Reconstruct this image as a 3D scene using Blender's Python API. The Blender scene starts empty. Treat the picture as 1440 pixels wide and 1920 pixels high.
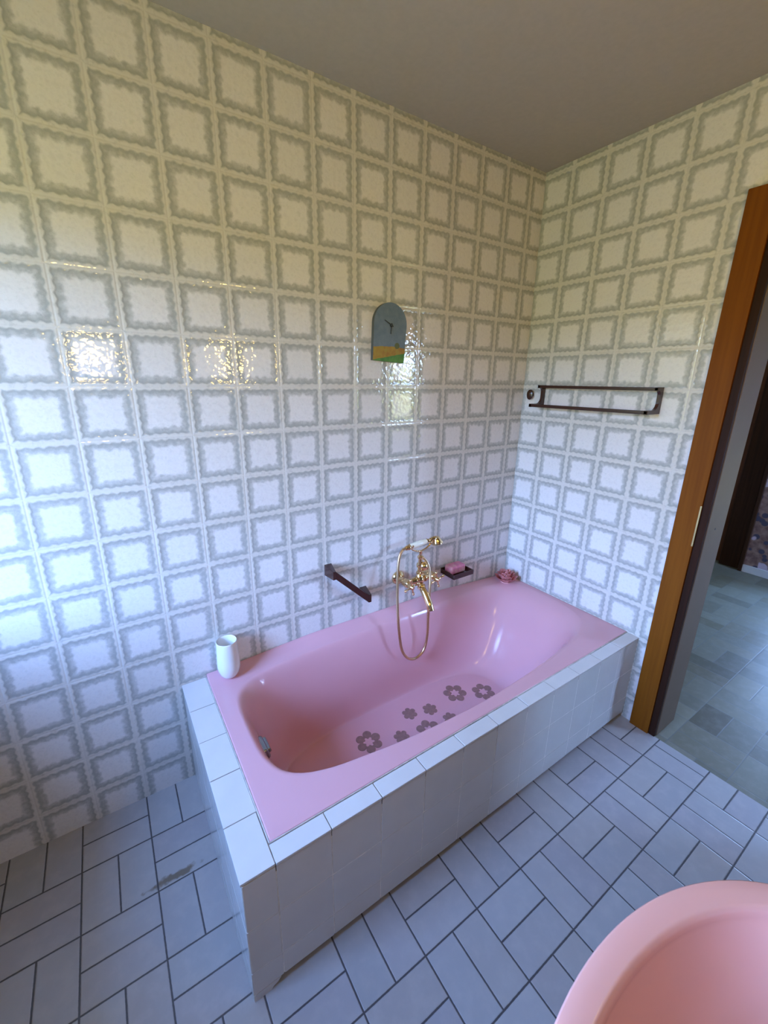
import bpy, bmesh, math, random
from mathutils import Vector, Matrix
random.seed(7)
PI = math.pi
SC = bpy.context.scene
COL = SC.collection

# ------------------------------------------------------------------ nodes
class NG:
    """small helper to write node expressions"""
    def __init__(s, name):
        s.m = bpy.data.materials.new(name); s.m.use_nodes = True
        s.t = s.m.node_tree; s.n = s.t.nodes; s.l = s.t.links
        s.b = s.n['Principled BSDF']
    def put(s, sock, v):
        if hasattr(v, 'is_output'): s.l.new(v, sock)
        else: sock.default_value = v
    def math(s, op, a, b=None, c=None, clamp=False):
        n = s.n.new('ShaderNodeMath'); n.operation = op; n.use_clamp = clamp
        s.put(n.inputs[0], a)
        if b is not None: s.put(n.inputs[1], b)
        if c is not None: s.put(n.inputs[2], c)
        return n.outputs[0]
    def add(s, a, b): return s.math('ADD', a, b)
    def sub(s, a, b): return s.math('SUBTRACT', a, b)
    def mul(s, a, b): return s.math('MULTIPLY', a, b)
    def mn(s, a, b): return s.math('MINIMUM', a, b)
    def mx(s, a, b): return s.math('MAXIMUM', a, b)
    def fract(s, a): return s.math('FRACT', a)
    def floor(s, a): return s.math('FLOOR', a)
    def lt(s, a, b): return s.math('LESS_THAN', a, b)
    def gt(s, a, b): return s.math('GREATER_THAN', a, b)
    def lerp(s, a, b, f): return s.add(s.mul(a, s.sub(1.0, f)), s.mul(b, f))
    def smooth(s, v, a, b):
        n = s.n.new('ShaderNodeMapRange'); n.interpolation_type = 'SMOOTHSTEP'
        s.put(n.inputs[0], v); n.inputs[1].default_value = a; n.inputs[2].default_value = b
        return n.outputs[0]
    def xyz(s, v):
        n = s.n.new('ShaderNodeSeparateXYZ'); s.l.new(v, n.inputs[0]); return n.outputs
    def vec(s, x, y, z=0.0):
        n = s.n.new('ShaderNodeCombineXYZ')
        for i, k in enumerate((x, y, z)): s.put(n.inputs[i], k)
        return n.outputs[0]
    def uv(s): return s.n.new('ShaderNodeTexCoord').outputs['UV']
    def obj(s): return s.n.new('ShaderNodeTexCoord').outputs['Object']
    def pos(s): return s.n.new('ShaderNodeNewGeometry').outputs['Position']
    def noise(s, v, scale, detail=2.0, rough=0.5):
        n = s.n.new('ShaderNodeTexNoise'); s.l.new(v, n.inputs['Vector'])
        n.inputs['Scale'].default_value = scale; n.inputs['Detail'].default_value = detail
        n.inputs['Roughness'].default_value = rough
        return n.outputs['Fac']
    def rnd(s, v):
        n = s.n.new('ShaderNodeTexWhiteNoise'); n.noise_dimensions = '3D'; s.l.new(v, n.inputs['Vector'])
        return n.outputs['Value']
    def voro(s, v, scale, feat='F1'):
        n = s.n.new('ShaderNodeTexVoronoi'); n.feature = feat; s.l.new(v, n.inputs['Vector'])
        n.inputs['Scale'].default_value = scale; return n.outputs
    def ramp(s, f, stops, interp='LINEAR'):
        n = s.n.new('ShaderNodeValToRGB'); s.put(n.inputs[0], f); r = n.color_ramp; r.interpolation = interp
        while len(r.elements) < len(stops): r.elements.new(0.5)
        for e, (p, c) in zip(r.elements, stops):
            e.position = p; e.color = (*c, 1) if len(c) == 3 else c
        return n.outputs[0]
    def mix(s, a, b, f, mode='MIX'):
        n = s.n.new('ShaderNodeMix'); n.data_type = 'RGBA'; n.blend_type = mode
        s.put(n.inputs[0], f)
        for k, v in ((6, a), (7, b)):
            if hasattr(v, 'is_output'): s.l.new(v, n.inputs[k])
            else: n.inputs[k].default_value = (*v, 1)
        return n.outputs[2]
    def bump(s, h, strength, dist):
        n = s.n.new('ShaderNodeBump'); n.inputs['Strength'].default_value = strength
        n.inputs['Distance'].default_value = dist; s.l.new(h, n.inputs['Height'])
        s.l.new(n.outputs[0], s.b.inputs['Normal'])
    def color(s, c):
        if hasattr(c, 'is_output'): s.l.new(c, s.b.inputs['Base Color'])
        else: s.b.inputs['Base Color'].default_value = (*c, 1)
    def set(s, **k):
        for a, v in k.items(): s.put(s.b.inputs[a.replace('_', ' ')], v)

def simple(name, c, rough=0.4, metal=0.0, coat=0.0, var=0.06, scale=30.0, bump=0.0):
    g = NG(name); p = g.obj()
    f = g.noise(p, scale, 3.0)
    dark = tuple(x * (1 - var) for x in c); lite = tuple(min(1, x * (1 + var)) for x in c)
    g.color(g.ramp(f, [(0.3, dark), (0.7, lite)]))
    g.set(Roughness=rough, Metallic=metal, Coat_Weight=coat)
    if bump: g.bump(f, bump, 0.002)
    return g.m

def wall_tile_mat():
    g = NG('patterned_wall_tile'); uv = g.uv(); o = g.xyz(uv); u, v = o[0], o[1]
    fu, fv = g.fract(u), g.fract(v)
    du = g.mn(fu, g.sub(1.0, fu)); dv = g.mn(fv, g.sub(1.0, fv))
    n1 = g.noise(uv, 7.0, 3.0, 0.6); nn = g.mul(g.sub(n1, 0.5), 0.14)
    n4 = g.noise(g.vec(g.add(u, 13.3), v, 2.0), 17.0, 2.0, 0.5)
    nn = g.add(nn, g.mul(g.sub(n4, 0.5), 0.05))
    wu = g.mul(g.math('SINE', g.mul(v, 2 * PI * 6)), 0.020)
    wv = g.mul(g.math('SINE', g.mul(u, 2 * PI * 6)), 0.020)
    raw = g.mn(du, dv)
    d = g.mn(g.add(du, wu), g.add(dv, wv)); d = g.add(d, nn)
    # light frame | dark inner line | grey border | white scalloped field
    dl = g.add(g.mn(g.add(du, g.mul(wu, 0.55)), g.add(dv, g.mul(wv, 0.55))), g.mul(nn, 0.38))
    n5 = g.noise(g.vec(g.add(u, 4.1), v, 7.0), 5.5, 3.0, 0.6)
    d = g.add(g.add(raw, g.mul(g.sub(d, raw), 0.55)), g.mul(g.sub(n5, 0.5), 0.11))
    border = g.ramp(dl, [(0.065, (0.36, 0.365, 0.335)), (0.095, (0.40, 0.40, 0.375)), (0.15, (0.545, 0.54, 0.515))])
    border = g.mix(border, (0.83, 0.80, 0.785), g.smooth(d, 0.155, 0.235))
    n2 = g.noise(g.vec(u, g.add(v, 31.7), 5.0), 9.0, 4.0, 0.65)
    border = g.mix(border, (0.60, 0.60, 0.57), g.mul(g.smooth(n2, 0.48, 0.72), 0.45))
    border = g.mix(border, (0.35, 0.36, 0.33), g.mul(g.mul(g.smooth(n2, 0.56, 0.36), 0.75), g.smooth(d, 0.22, 0.14)))
    field = g.mul(g.smooth(n2, 0.60, 0.34), 0.26)
    border = g.mix(border, (0.55, 0.53, 0.53), field)
    fr = g.mix((0.70, 0.67, 0.62), (0.55, 0.53, 0.49), g.mul(g.smooth(n2, 0.52, 0.68), 0.6))
    c = g.mix(fr, border, g.smooth(dl, 0.038, 0.082))
    tone = g.rnd(g.vec(g.floor(u), g.floor(v), 3.0))
    c = g.mix(c, (0.5, 0.5, 0.5), g.mul(tone, 0.10))
    g.color(c)
    g.set(Roughness=0.05, Specular_IOR_Level=0.5)
    n3 = g.noise(g.vec(u, v, 9.0), 9.0, 1.0, 0.4)
    lumps = g.mul(n3, g.lerp(0.50, 0.70, g.smooth(d, 0.26, 0.16)))
    ridge = g.mul(g.smooth(dl, 0.10, 0.05), 0.30)
    joint = g.mul(g.smooth(raw, 0.0, 0.030), 0.30)
    g.bump(g.add(g.add(joint, ridge), lumps), 0.62, 0.0024)
    return g.m

def basket_floor_mat(name, ox, oy, bx, by, grout_c, tiles, grout_w, rough, var, stain=False):
    g = NG(name); o = g.xyz(g.pos()); x, y = o[0], o[1]
    a = g.mul(g.sub(x, ox), 1 / bx); b = g.mul(g.sub(y, oy), 1 / by)
    i, j, fa, fb = g.floor(a), g.floor(b), g.fract(a), g.fract(b)
    par = g.mul(g.fract(g.mul(g.add(i, j), 0.5)), 2.0)
    par = g.gt(par, 0.5)
    def edge(f, size): return g.mul(g.mn(f, g.sub(1.0, f)), size)
    fa2, fb2 = g.fract(g.mul(fa, 2.0)), g.fract(g.mul(fb, 2.0))
    dY = g.mn(edge(fa2, bx / 2), edge(fb, by))
    dX = g.mn(edge(fa, bx), edge(fb2, by / 2))
    d = g.lerp(dX, dY, par)
    subi = g.lerp(g.floor(g.mul(fb, 2.0)), g.floor(g.mul(fa, 2.0)), par)
    tid = g.rnd(g.vec(i, j, subi))
    col = g.ramp(tid, [(k / (len(tiles) - 1), c) for k, c in enumerate(tiles)])
    p = g.pos(); n = g.noise(p, 22.0, 4.0, 0.6)
    along = g.noise(g.vec(g.mul(x, g.lerp(12.0, 70.0, par)), g.mul(y, g.lerp(70.0, 12.0, par)), tid), 1.0, 3.0)
    col = g.mix(col, (0.62, 0.58, 0.55), g.mul(g.smooth(n, 0.4, 0.75), var))
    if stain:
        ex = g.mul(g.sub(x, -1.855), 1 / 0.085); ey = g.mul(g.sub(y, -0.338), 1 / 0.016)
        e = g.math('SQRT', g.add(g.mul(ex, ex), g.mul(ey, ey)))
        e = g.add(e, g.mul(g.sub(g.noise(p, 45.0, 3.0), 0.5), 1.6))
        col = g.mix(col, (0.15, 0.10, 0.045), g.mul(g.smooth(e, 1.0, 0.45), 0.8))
    dn = g.add(d, g.mul(g.sub(g.noise(p, 120.0, 2.0), 0.5), 0.0012))
    col = g.mix(grout_c, col, g.smooth(dn, grout_w, grout_w + 0.0012))
    g.color(col)
    g.set(Roughness=g.lerp(rough - 0.06, rough + 0.08, n))
    h = g.add(g.smooth(d, grout_w * 0.6, grout_w + 0.003), g.mul(along, 0.10))
    g.bump(h, 0.5 if stain else 0.12, 0.0022)
    return g.m

def wood_mat(name, c1, c2, rough=0.35, axis=2, sc=1.0):
    g = NG(name); o = g.xyz(g.obj())
    s = [60.0 * sc] * 3; s[axis] = 2.2 * sc
    v = g.vec(g.mul(o[0], s[0]), g.mul(o[1], s[1]), g.mul(o[2], s[2]))
    f = g.noise(v, 1.0, 4.0, 0.6)
    g.color(g.ramp(f, [(0.3, c1), (0.7, c2)])); g.set(Roughness=rough, Specular_IOR_Level=0.12)
    g.bump(f, 0.08, 0.001)
    return g.m

M = {}
M['walltile'] = wall_tile_mat()
M['floor'] = basket_floor_mat('basketweave_floor_tile', -0.145, -0.911, 0.195, 0.185, (0.085, 0.08, 0.085),
        [(0.40, 0.39, 0.40), (0.45, 0.43, 0.43), (0.41, 0.385, 0.40), (0.43, 0.40, 0.385), (0.455, 0.445, 0.45), (0.39, 0.385, 0.39)], 0.0016, 0.40, 0.25, True)
M['hallfloor'] = basket_floor_mat('hallway_floor_tile', 0.03, -0.93, 0.20, 0.22, (0.17, 0.17, 0.145),
        [(0.135, 0.122, 0.076), (0.20, 0.185, 0.125), (0.145, 0.122, 0.066), (0.23, 0.215, 0.15), (0.165, 0.155, 0.105), (0.10, 0.082, 0.042)], 0.001, 0.44, 0.08)
M['plaster'] = simple('ceiling_paint', (0.43, 0.395, 0.35), 0.9, var=0.03, scale=60, bump=0.1)
M['backwall'] = simple('brown_wall_paint', (0.13, 0.105, 0.08), 0.85, var=0.05, scale=30)
M['blocker'] = simple('brown_light_blocker', (0.16, 0.12, 0.09), 0.4, var=0.2, scale=30)  # used only for the added block that shades the left floor
M['hallplaster'] = simple('hallway_plaster', (0.62, 0.60, 0.56), 0.9, var=0.03, scale=40)
M['jamb'] = simple('taupe_jamb_paint', (0.15, 0.092, 0.05), 0.6, var=0.04, scale=8)
M['casing'] = wood_mat('orange_brown_casing_wood', (0.165, 0.047, 0.003), (0.22, 0.069, 0.005), 0.55)
M['rebate'] = wood_mat('dark_rebate_wood', (0.022, 0.008, 0.004), (0.035, 0.012, 0.006), 0.55)
M['darkdoor'] = wood_mat('very_dark_brown_wood', (0.030, 0.012, 0.006), (0.055, 0.022, 0.010), 0.5)
M['reddoor'] = wood_mat('red_brown_wood', (0.10, 0.035, 0.016), (0.15, 0.055, 0.025), 0.45)
M['whitepaint'] = simple('white_trim_paint', (0.80, 0.80, 0.78), 0.4, var=0.02)
M['whitetile'] = simple('glazed_white_tile', (0.66, 0.64, 0.62), 0.10, var=0.025, scale=14, bump=0.03)
M['paneltile'] = simple('glazed_panel_tile', (0.70, 0.67, 0.63), 0.12, var=0.03, scale=9, bump=0.03)
M['grout'] = simple('dark_joint_grout', (0.22, 0.19, 0.17), 0.9, var=0.25, scale=60)
M['lightgrout'] = simple('pale_joint_grout', (0.80, 0.76, 0.70), 0.9, var=0.15, scale=60)
M['silicone'] = simple('beige_sealant', (0.52, 0.47, 0.42), 0.6, var=0.2, scale=50)
M['pink'] = simple('pink_bath_enamel', (0.72, 0.39, 0.43), 0.14, var=0.015, scale=6)
M['pinkceramic'] = simple('pink_basin_ceramic', (0.80, 0.44, 0.40), 0.16, var=0.015, scale=6)
M['sticker'] = simple('brown_sticker', (0.30, 0.165, 0.15), 0.55, var=0.12, scale=80)
M['gold'] = simple('polished_gold', (0.80, 0.60, 0.34), 0.16, metal=1.0, var=0.06, scale=20)
M['goldhose'] = simple('satin_gold_hose', (0.66, 0.46, 0.27), 0.33, metal=1.0, var=0.10, scale=200)
M['ivory'] = simple('ivory_porcelain', (0.80, 0.74, 0.58), 0.15, var=0.02)
M['chrome'] = simple('chrome', (0.27, 0.265, 0.25), 0.12, metal=1.0, var=0.05)
M['brownplastic'] = simple('dark_brown_plastic', (0.045, 0.016, 0.012), 0.16, var=0.15, scale=25)
M['whiteplastic'] = simple('white_glossy_ceramic', (0.84, 0.84, 0.83), 0.2, var=0.015)
M['rose'] = simple('dusty_pink_wax', (0.84, 0.42, 0.41), 0.55, var=0.08, scale=40)
M['brass'] = simple('dull_brass', (0.55, 0.44, 0.22), 0.4, metal=0.6, var=0.1)
M['black'] = simple('black_metal', (0.015, 0.014, 0.013), 0.4)
M['clockside'] = simple('dark_clock_edge', (0.07, 0.075, 0.07), 0.5)

def soap_mat():
    g = NG('marbled_pink_soap'); p = g.obj(); f = g.noise(p, 38.0, 3.0, 0.6)
    g.color(g.ramp(f, [(0.36, (0.62, 0.16, 0.30)), (0.48, (0.70, 0.25, 0.31)), (0.60, (0.72, 0.36, 0.36)), (0.72, (0.74, 0.52, 0.45))]))
    g.set(Roughness=0.42); g.bump(f, 0.3, 0.003); return g.m
M['soap'] = soap_mat()

def clock_mat():
    g = NG('painted_clock_face'); o = g.xyz(g.obj()); x, z = o[0], o[2]      # x from -0.076 to 0.076, z from 0 to 0.216
    n = g.noise(g.obj(), 45.0, 4.0, 0.6); nz = g.mul(g.sub(n, 0.5), 0.008)
    sky = g.ramp(n, [(0.3, (0.115, 0.165, 0.225)), (0.7, (0.165, 0.215, 0.275))])
    hill = g.ramp(n, [(0.35, (0.30, 0.15, 0.025)), (0.55, (0.36, 0.24, 0.035)), (0.7, (0.27, 0.25, 0.05))])
    green = g.ramp(n, [(0.35, (0.05, 0.17, 0.03)), (0.65, (0.10, 0.26, 0.05))])
    h1 = g.add(g.add(0.0525, g.mul(g.math('SINE', g.mul(g.add(x, 0.045), 20.0)), 0.0055)), nz)
    c = g.mix(sky, hill, g.lt(z, h1))
    r = g.math('SQRT', g.add(g.math('POWER', g.sub(x, 0.036), 2.0), g.math('POWER', g.sub(z, 0.062), 2.0)))
    c = g.mix(c, (0.10, 0.12, 0.04), g.lt(g.add(r, nz), 0.011))
    h2 = g.add(g.add(0.0195, g.mul(x, 0.24)), nz)
    c = g.mix(c, green, g.lt(z, h2))
    g.color(c); g.set(Roughness=0.6); return g.m
M['clock'] = clock_mat()

def floral_mat():
    g = NG('floral_wallpaper'); o = g.xyz(g.pos()); v = g.vec(o[1], o[2], o[0])
    d = g.noise(v, 9.0, 3.0); w = g.vec(g.add(o[1], g.mul(d, 0.05)), g.add(o[2], g.mul(d, 0.05)), 0.0)
    v1 = g.voro(w, 7.0); v2 = g.voro(g.vec(g.add(o[1], 3.3), o[2], 1.0), 15.0)
    base = g.ramp(g.noise(v, 24.0, 3.0), [(0.35, (0.17, 0.09, 0.07)), (0.65, (0.33, 0.20, 0.16))])
    leaf = g.mix(base, (0.07, 0.06, 0.09), g.smooth(v2[0], 0.40, 0.30))
    fl = g.mix(leaf, (0.62, 0.50, 0.58), g.smooth(v1[0], 0.30, 0.26))
    fl = g.mix(fl, (0.80, 0.74, 0.76), g.smooth(v1[0], 0.14, 0.10))
    g.color(fl); g.set(Roughness=0.8); return g.m
M['floral'] = floral_mat()

def glow_mat(name, c, s):
    g = NG(name); g.color(c); g.set(Emission_Color=(*c, 1), Emission_Strength=s); return g.m
M['bulb'] = glow_mat('warm_lamp_glass', (1.0, 0.69, 0.185), 58.0)

# ------------------------------------------------------------------ mesh helpers
def obj(name, bm, mats, parent=None, loc=None, smooth=40, kind=None):
    """link a bmesh built in world coordinates as ONE mesh object"""
    me = bpy.data.meshes.new(name)
    bmesh.ops.recalc_face_normals(bm, faces=bm.faces)
    bm.to_mesh(me); bm.free()
    o = bpy.data.objects.new(name, me); COL.objects.link(o)
    base = None
    if parent is not None:
        base = Vector((0, 0, 0)); p = parent
        while p is not None: base += p.location; p = p.parent
        o.parent = parent; me.transform(Matrix.Translation(-base))
    elif loc is not None:
        o.location = loc; me.transform(Matrix.Translation(-Vector(loc)))
    for m in (mats if isinstance(mats, (list, tuple)) else [mats]): me.materials.append(m)
    if smooth:
        for p in me.polygons: p.use_smooth = True
        me.set_sharp_from_angle(angle=math.radians(smooth))
        wn = o.modifiers.new('weighted_normals', 'WEIGHTED_NORMAL'); wn.keep_sharp = True; wn.weight = 100
    if kind: o['kind'] = kind
    return o

def tag(o, label, cat, group=None):
    o['label'] = label; o['category'] = cat
    if group: o['group'] = group
    return o

def thing(name, label, cat, loc, group=None):
    o = bpy.data.objects.new(name, None); COL.objects.link(o)
    o.location = loc; o.empty_display_size = 0.05
    return tag(o, label, cat, group)

def struct(name, loc):
    o = bpy.data.objects.new(name, None); COL.objects.link(o); o.location = loc; o['kind'] = 'structure'; return o

def merge(bm, sub, mat=0):
    for f in sub.faces: f.material_index = mat
    me = bpy.data.meshes.new('tmp'); sub.to_mesh(me); sub.free(); bm.from_mesh(me); bpy.data.meshes.remove(me)

def box(bm, x0, x1, y0, y1, z0, z1, bev=0.0, seg=2, mat=0, rot=None, piv=None):
    s = bmesh.new()
    vs = [s.verts.new((x, y, z)) for x in (x0, x1) for y in (y0, y1) for z in (z0, z1)]
    for f in ((0, 1, 3, 2), (4, 6, 7, 5), (0, 4, 5, 1), (2, 3, 7, 6), (0, 2, 6, 4), (1, 5, 7, 3)):
        s.faces.new([vs[i] for i in f])
    if bev: bmesh.ops.bevel(s, geom=s.edges[:], offset=bev, segments=seg, profile=0.5, affect='EDGES')
    if rot is not None:
        piv = Vector(piv); bmesh.ops.transform(s, matrix=Matrix.Translation(piv) @ rot @ Matrix.Translation(-piv), verts=s.verts)
    merge(bm, s, mat)

def frame_of(axis):
    a = Vector(axis).normalized(); h = Vector((0, 0, 1)) if abs(a.z) < 0.9 else Vector((1, 0, 0))
    u = a.cross(h).normalized(); return a, u, a.cross(u)

def lathe(bm, prof, org, axis=(0, 0, 1), n=28, mat=0, sx=1.0, sy=1.0):
    s = bmesh.new(); a, u, w = frame_of(axis); org = Vector(org); rings = []
    for r, h in prof:
        if r < 1e-6: rings.append([s.verts.new(org + a * h)])
        else: rings.append([s.verts.new(org + a * h + (u * math.cos(2 * PI * k / n) * sx + w * math.sin(2 * PI * k / n) * sy) * r) for k in range(n)])
    for A, B in zip(rings, rings[1:]):
        if len(A) == 1 and len(B) == 1: continue
        for k in range(n):
            k2 = (k + 1) % n
            if len(A) == 1: s.faces.new((A[0], B[k], B[k2]))
            elif len(B) == 1: s.faces.new((A[k], A[k2], B[0]))
            else: s.faces.new((A[k], A[k2], B[k2], B[k]))
    if len(rings[0]) > 1: s.faces.new(rings[0][::-1])
    if len(rings[-1]) > 1: s.faces.new(rings[-1])
    merge(bm, s, mat)

def spline(pts, k=8, closed=False):
    P = [Vector(p) for p in pts]; out = []; n = len(P)
    for i in range(n if closed else n - 1):
        if closed: p0, p1, p2, p3 = P[i - 1], P[i], P[(i + 1) % n], P[(i + 2) % n]
        else: p0, p1, p2, p3 = P[max(i - 1, 0)], P[i], P[i + 1], P[min(i + 2, n - 1)]
        for j in range(k):
            t = j / k
            out.append(0.5 * ((2 * p1) + (p2 - p0) * t + (2 * p0 - 5 * p1 + 4 * p2 - p3) * t * t + (3 * p1 - p0 - 3 * p2 + p3) * t ** 3))
    if not closed: out.append(P[-1])
    return out

def tube(bm, pts, r, n=14, mat=0):
    s = bmesh.new(); P = [Vector(p) for p in pts]
    rad = r if isinstance(r, (list, tuple)) else [r] * len(P)
    t = (P[1] - P[0]).normalized(); _, u, _ = frame_of(t); rings = []
    for i, p in enumerate(P):
        t2 = (P[min(i + 1, len(P) - 1)] - P[max(i - 1, 0)]).normalized()
        u = (u - t2 * u.dot(t2)).normalized(); w = t2.cross(u)
        rings.append([s.verts.new(p + (u * math.cos(2 * PI * k / n) + w * math.sin(2 * PI * k / n)) * rad[i]) for k in range(n)])
    for A, B in zip(rings, rings[1:]):
        for k in range(n): s.faces.new((A[k], A[(k + 1) % n], B[(k + 1) % n], B[k]))
    s.faces.new(rings[0][::-1]); s.faces.new(rings[-1]); merge(bm, s, mat)

def ball(bm, c, r, mat=0, seg=16, sc=(1, 1, 1)):
    s = bmesh.new(); bmesh.ops.create_uvsphere(s, u_segments=seg, v_segments=seg // 2 + 2, radius=r)
    bmesh.ops.transform(s, matrix=Matrix.Translation(Vector(c)) @ Matrix.Diagonal((*sc, 1)), verts=s.verts); merge(bm, s, mat)

def prism(bm, outline, org, U, V, W, depth, mat=0, side_mat=None, bev=0.0):
    """outline (2-D) in the plane U,V at org, extruded by depth along W"""
    s = bmesh.new(); org, U, V, W = map(Vector, (org, U, V, W))
    a = [s.verts.new(org + U * p[0] + V * p[1]) for p in outline]
    b = [s.verts.new(org + U * p[0] + V * p[1] + W * depth) for p in outline]
    s.faces.new(a[::-1]); top = s.faces.new(b); n = len(a)
    for i in range(n): s.faces.new((a[i], a[(i + 1) % n], b[(i + 1) % n], b[i]))
    if bev: bmesh.ops.bevel(s, geom=[e for e in top.edges], offset=bev, segments=2, profile=0.5, affect='EDGES')
    for f in s.faces: f.material_index = mat
    if side_mat is not None:
        for f in s.faces:
            f.normal_update()
            if abs(f.normal.dot(W)) < 0.5 or f.normal.dot(W) < -0.5 and f is not top: f.material_index = side_mat
        top.material_index = mat
        me = bpy.data.meshes.new('tmp'); s.to_mesh(me); s.free(); bm.from_mesh(me); bpy.data.meshes.remove(me)
    else: merge(bm, s, mat)

def tile_uv(o, fu):
    me = o.data; lay = me.uv_layers.new(name='UVMap'); off = o.location
    for p in me.polygons:
        for li in p.loop_indices:
            c = me.vertices[me.loops[li].vertex_index].co + off
            lay.data[li].uv = fu(c, p.normal)

# ------------------------------------------------------------------ room shell
H, YF, XL = 2.39, -1.86, -3.00
TZ, TX, TY = 1.467, -0.0956, 0.0104          # tile joint positions, 15 cm tiles
def tuv(c, n):
    if abs(n.y) > 0.5: return ((c.x - TX) / 0.15, (c.z - TZ) / 0.15)
    if abs(n.x) > 0.5: return ((c.y - TY) / 0.15, (c.z - TZ) / 0.15)
    return ((c.x - TX) / 0.15, (c.y - TY) / 0.15)

bm = bmesh.new(); box(bm, XL - 0.15, 0.0, YF - 0.15, 0.15, -0.1, 0.0)
obj('floor', bm, M['floor'], smooth=0, kind='structure')
bm = bmesh.new(); box(bm, 0.0, 2.8, -3.45, 0.95, -0.1, -0.001)
obj('floor_hallway', bm, M['hallfloor'], smooth=0, kind='structure')
bm = bmesh.new(); box(bm, XL - 0.15, 0.17, YF - 0.15, 0.15, H, H + 0.1)
obj('ceiling', bm, M['plaster'], smooth=0, kind='structure')
bm = bmesh.new(); box(bm, XL - 0.15, 0.17, 0.0, 0.15, 0.0, H)
tile_uv(obj('wall_back', bm, M['walltile'], smooth=0, kind='structure'), tuv)
bm = bmesh.new(); box(bm, XL - 0.15, 0.17, YF - 0.15, YF, 0.0, H)
obj('wall_front', bm, M['backwall'], smooth=0, kind='structure')
DY0, DY1, DH = -0.887, -1.70, 2.0            # door opening in the end wall
bm = bmesh.new()
box(bm, 0.0, 0.17, DY0, 0.0, 0.0, H); box(bm, 0.0, 0.17, YF, DY1, 0.0, H); box(bm, 0.0, 0.17, DY1, DY0, DH, H)
tile_uv(obj('wall_right', bm, M['walltile'], smooth=0, kind='structure'), tuv)
WY0, WY1, WZ0, WZ1 = -1.08, -0.28, 0.95, 2.10   # window in the left wall
bm = bmesh.new()
box(bm, XL - 0.15, XL, YF, WY0, 0, H); box(bm, XL - 0.15, XL, WY1, 0, 0, H)
box(bm, XL - 0.15, XL, WY0, WY1, 0, WZ0); box(bm, XL - 0.15, XL, WY0, WY1, WZ1, H)
obj('wall_left', bm, M['backwall'], smooth=0, kind='structure')
w1 = struct('window_1', (XL, (WY0 + WY1) / 2, WZ0))
bm = bmesh.new(); t = 0.05
for a in ((WY0, WY0 + t, WZ0, WZ1), (WY1 - t, WY1, WZ0, WZ1), (WY0 + t, WY1 - t, WZ0, WZ0 + t), (WY0 + t, WY1 - t, WZ1 - t, WZ1)):
    box(bm, XL - 0.11, XL - 0.05, *a, bev=0.005)
obj('window_frame', bm, M['whitepaint'], w1, kind='structure')
bm = bmesh.new(); box(bm, XL + 0.0005, XL + 0.46, -1.20, -0.0005, 0.0, WZ0 - 0.03, bev=0.004); obj('light_blocker', bm, M['blocker'], w1, kind='structure')  # unseen box added below the window to shade the left floor and wall

# hallway shell
HX, HY0, HY1 = 2.60, -3.30, 0.80
U0, U1, U2, U3 = -1.30, -0.85, 0.25, 1.00      # unseen opening added in the far hallway wall to brighten the hallway
bm = bmesh.new(); box(bm, 2.45, HX, U1, -0.455, 0.0, H); box(bm, 2.45, HX, HY0, U0, 0.0, H); box(bm, 2.45, HX, U0, U1, 0.0, U2); box(bm, 2.45, HX, U0, U1, U3, H)
obj('wall_hallway', bm, M['floral'], smooth=0, kind='structure')
bm = bmesh.new(); box(bm, 2.432, 2.45, HY0, -0.455, 0.0, 0.062, bev=0.004)
obj('baseboard_hallway', bm, M['whitepaint'], kind='structure')
bm = bmesh.new(); box(bm, HX, HX + 0.15, U1, HY1 + 0.15, 0, H); box(bm, HX, HX + 0.15, HY0 - 0.15, U0, 0, H); box(bm, HX, HX + 0.15, U0, U1, 0, U2); box(bm, HX, HX + 0.15, U0, U1, U3, H); box(bm, 0.17, HX, HY1, HY1 + 0.15, 0, H)
obj('wall_hallway_side', bm, M['hallplaster'], smooth=0, kind='structure')
bm = bmesh.new(); box(bm, 0.0, HX + 0.15, HY0 - 0.15, HY1 + 0.15, H, H + 0.1); obj('ceiling_hallway', bm, M['hallplaster'], smooth=0, kind='structure')
V0, V1, V2, V3 = 1.55, 2.25, 0.85, 2.0
bm = bmesh.new()
box(bm, 0.0, V0, HY0 - 0.15, HY0, 0, H); box(bm, V1, HX, HY0 - 0.15, HY0, 0, H)
box(bm, V0, V1, HY0 - 0.15, HY0, 0, V2); box(bm, V0, V1, HY0 - 0.15, HY0, V3, H)
box(bm, 0.0, 0.15, HY0, YF - 0.15, 0, H); box(bm, 0.0, 0.17, 0.15, HY1, 0, H)
obj('wall_hallway_end', bm, M['hallplaster'], smooth=0, kind='structure')
w2 = struct('window_2', ((V0 + V1) / 2, HY0, V2)); bm = bmesh.new()
for a, b, c, d in ((V0, V0 + t, V2, V3), (V1 - t, V1, V2, V3), (V0 + t, V1 - t, V2, V2 + t), (V0 + t, V1 - t, V3 - t, V3)):
    box(bm, a, b, HY0 - 0.11, HY0 - 0.05, c, d, bev=0.005)
obj('window_frame', bm, M['whitepaint'], w2, kind='structure')
w3 = struct('added_hall_opening', (HX, (U0 + U1) / 2, U2)); bm = bmesh.new()
for a, b, c, d in ((U0, U0 + t, U2, U3), (U1 - t, U1, U2, U3), (U0 + t, U1 - t, U2, U2 + t), (U0 + t, U1 - t, U3 - t, U3)):
    box(bm, HX + 0.02, HX + 0.08, a, b, c, d, bev=0.005)
obj('window_frame', bm, M['whitepaint'], w3, kind='structure')  # frame around the added hallway opening
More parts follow.
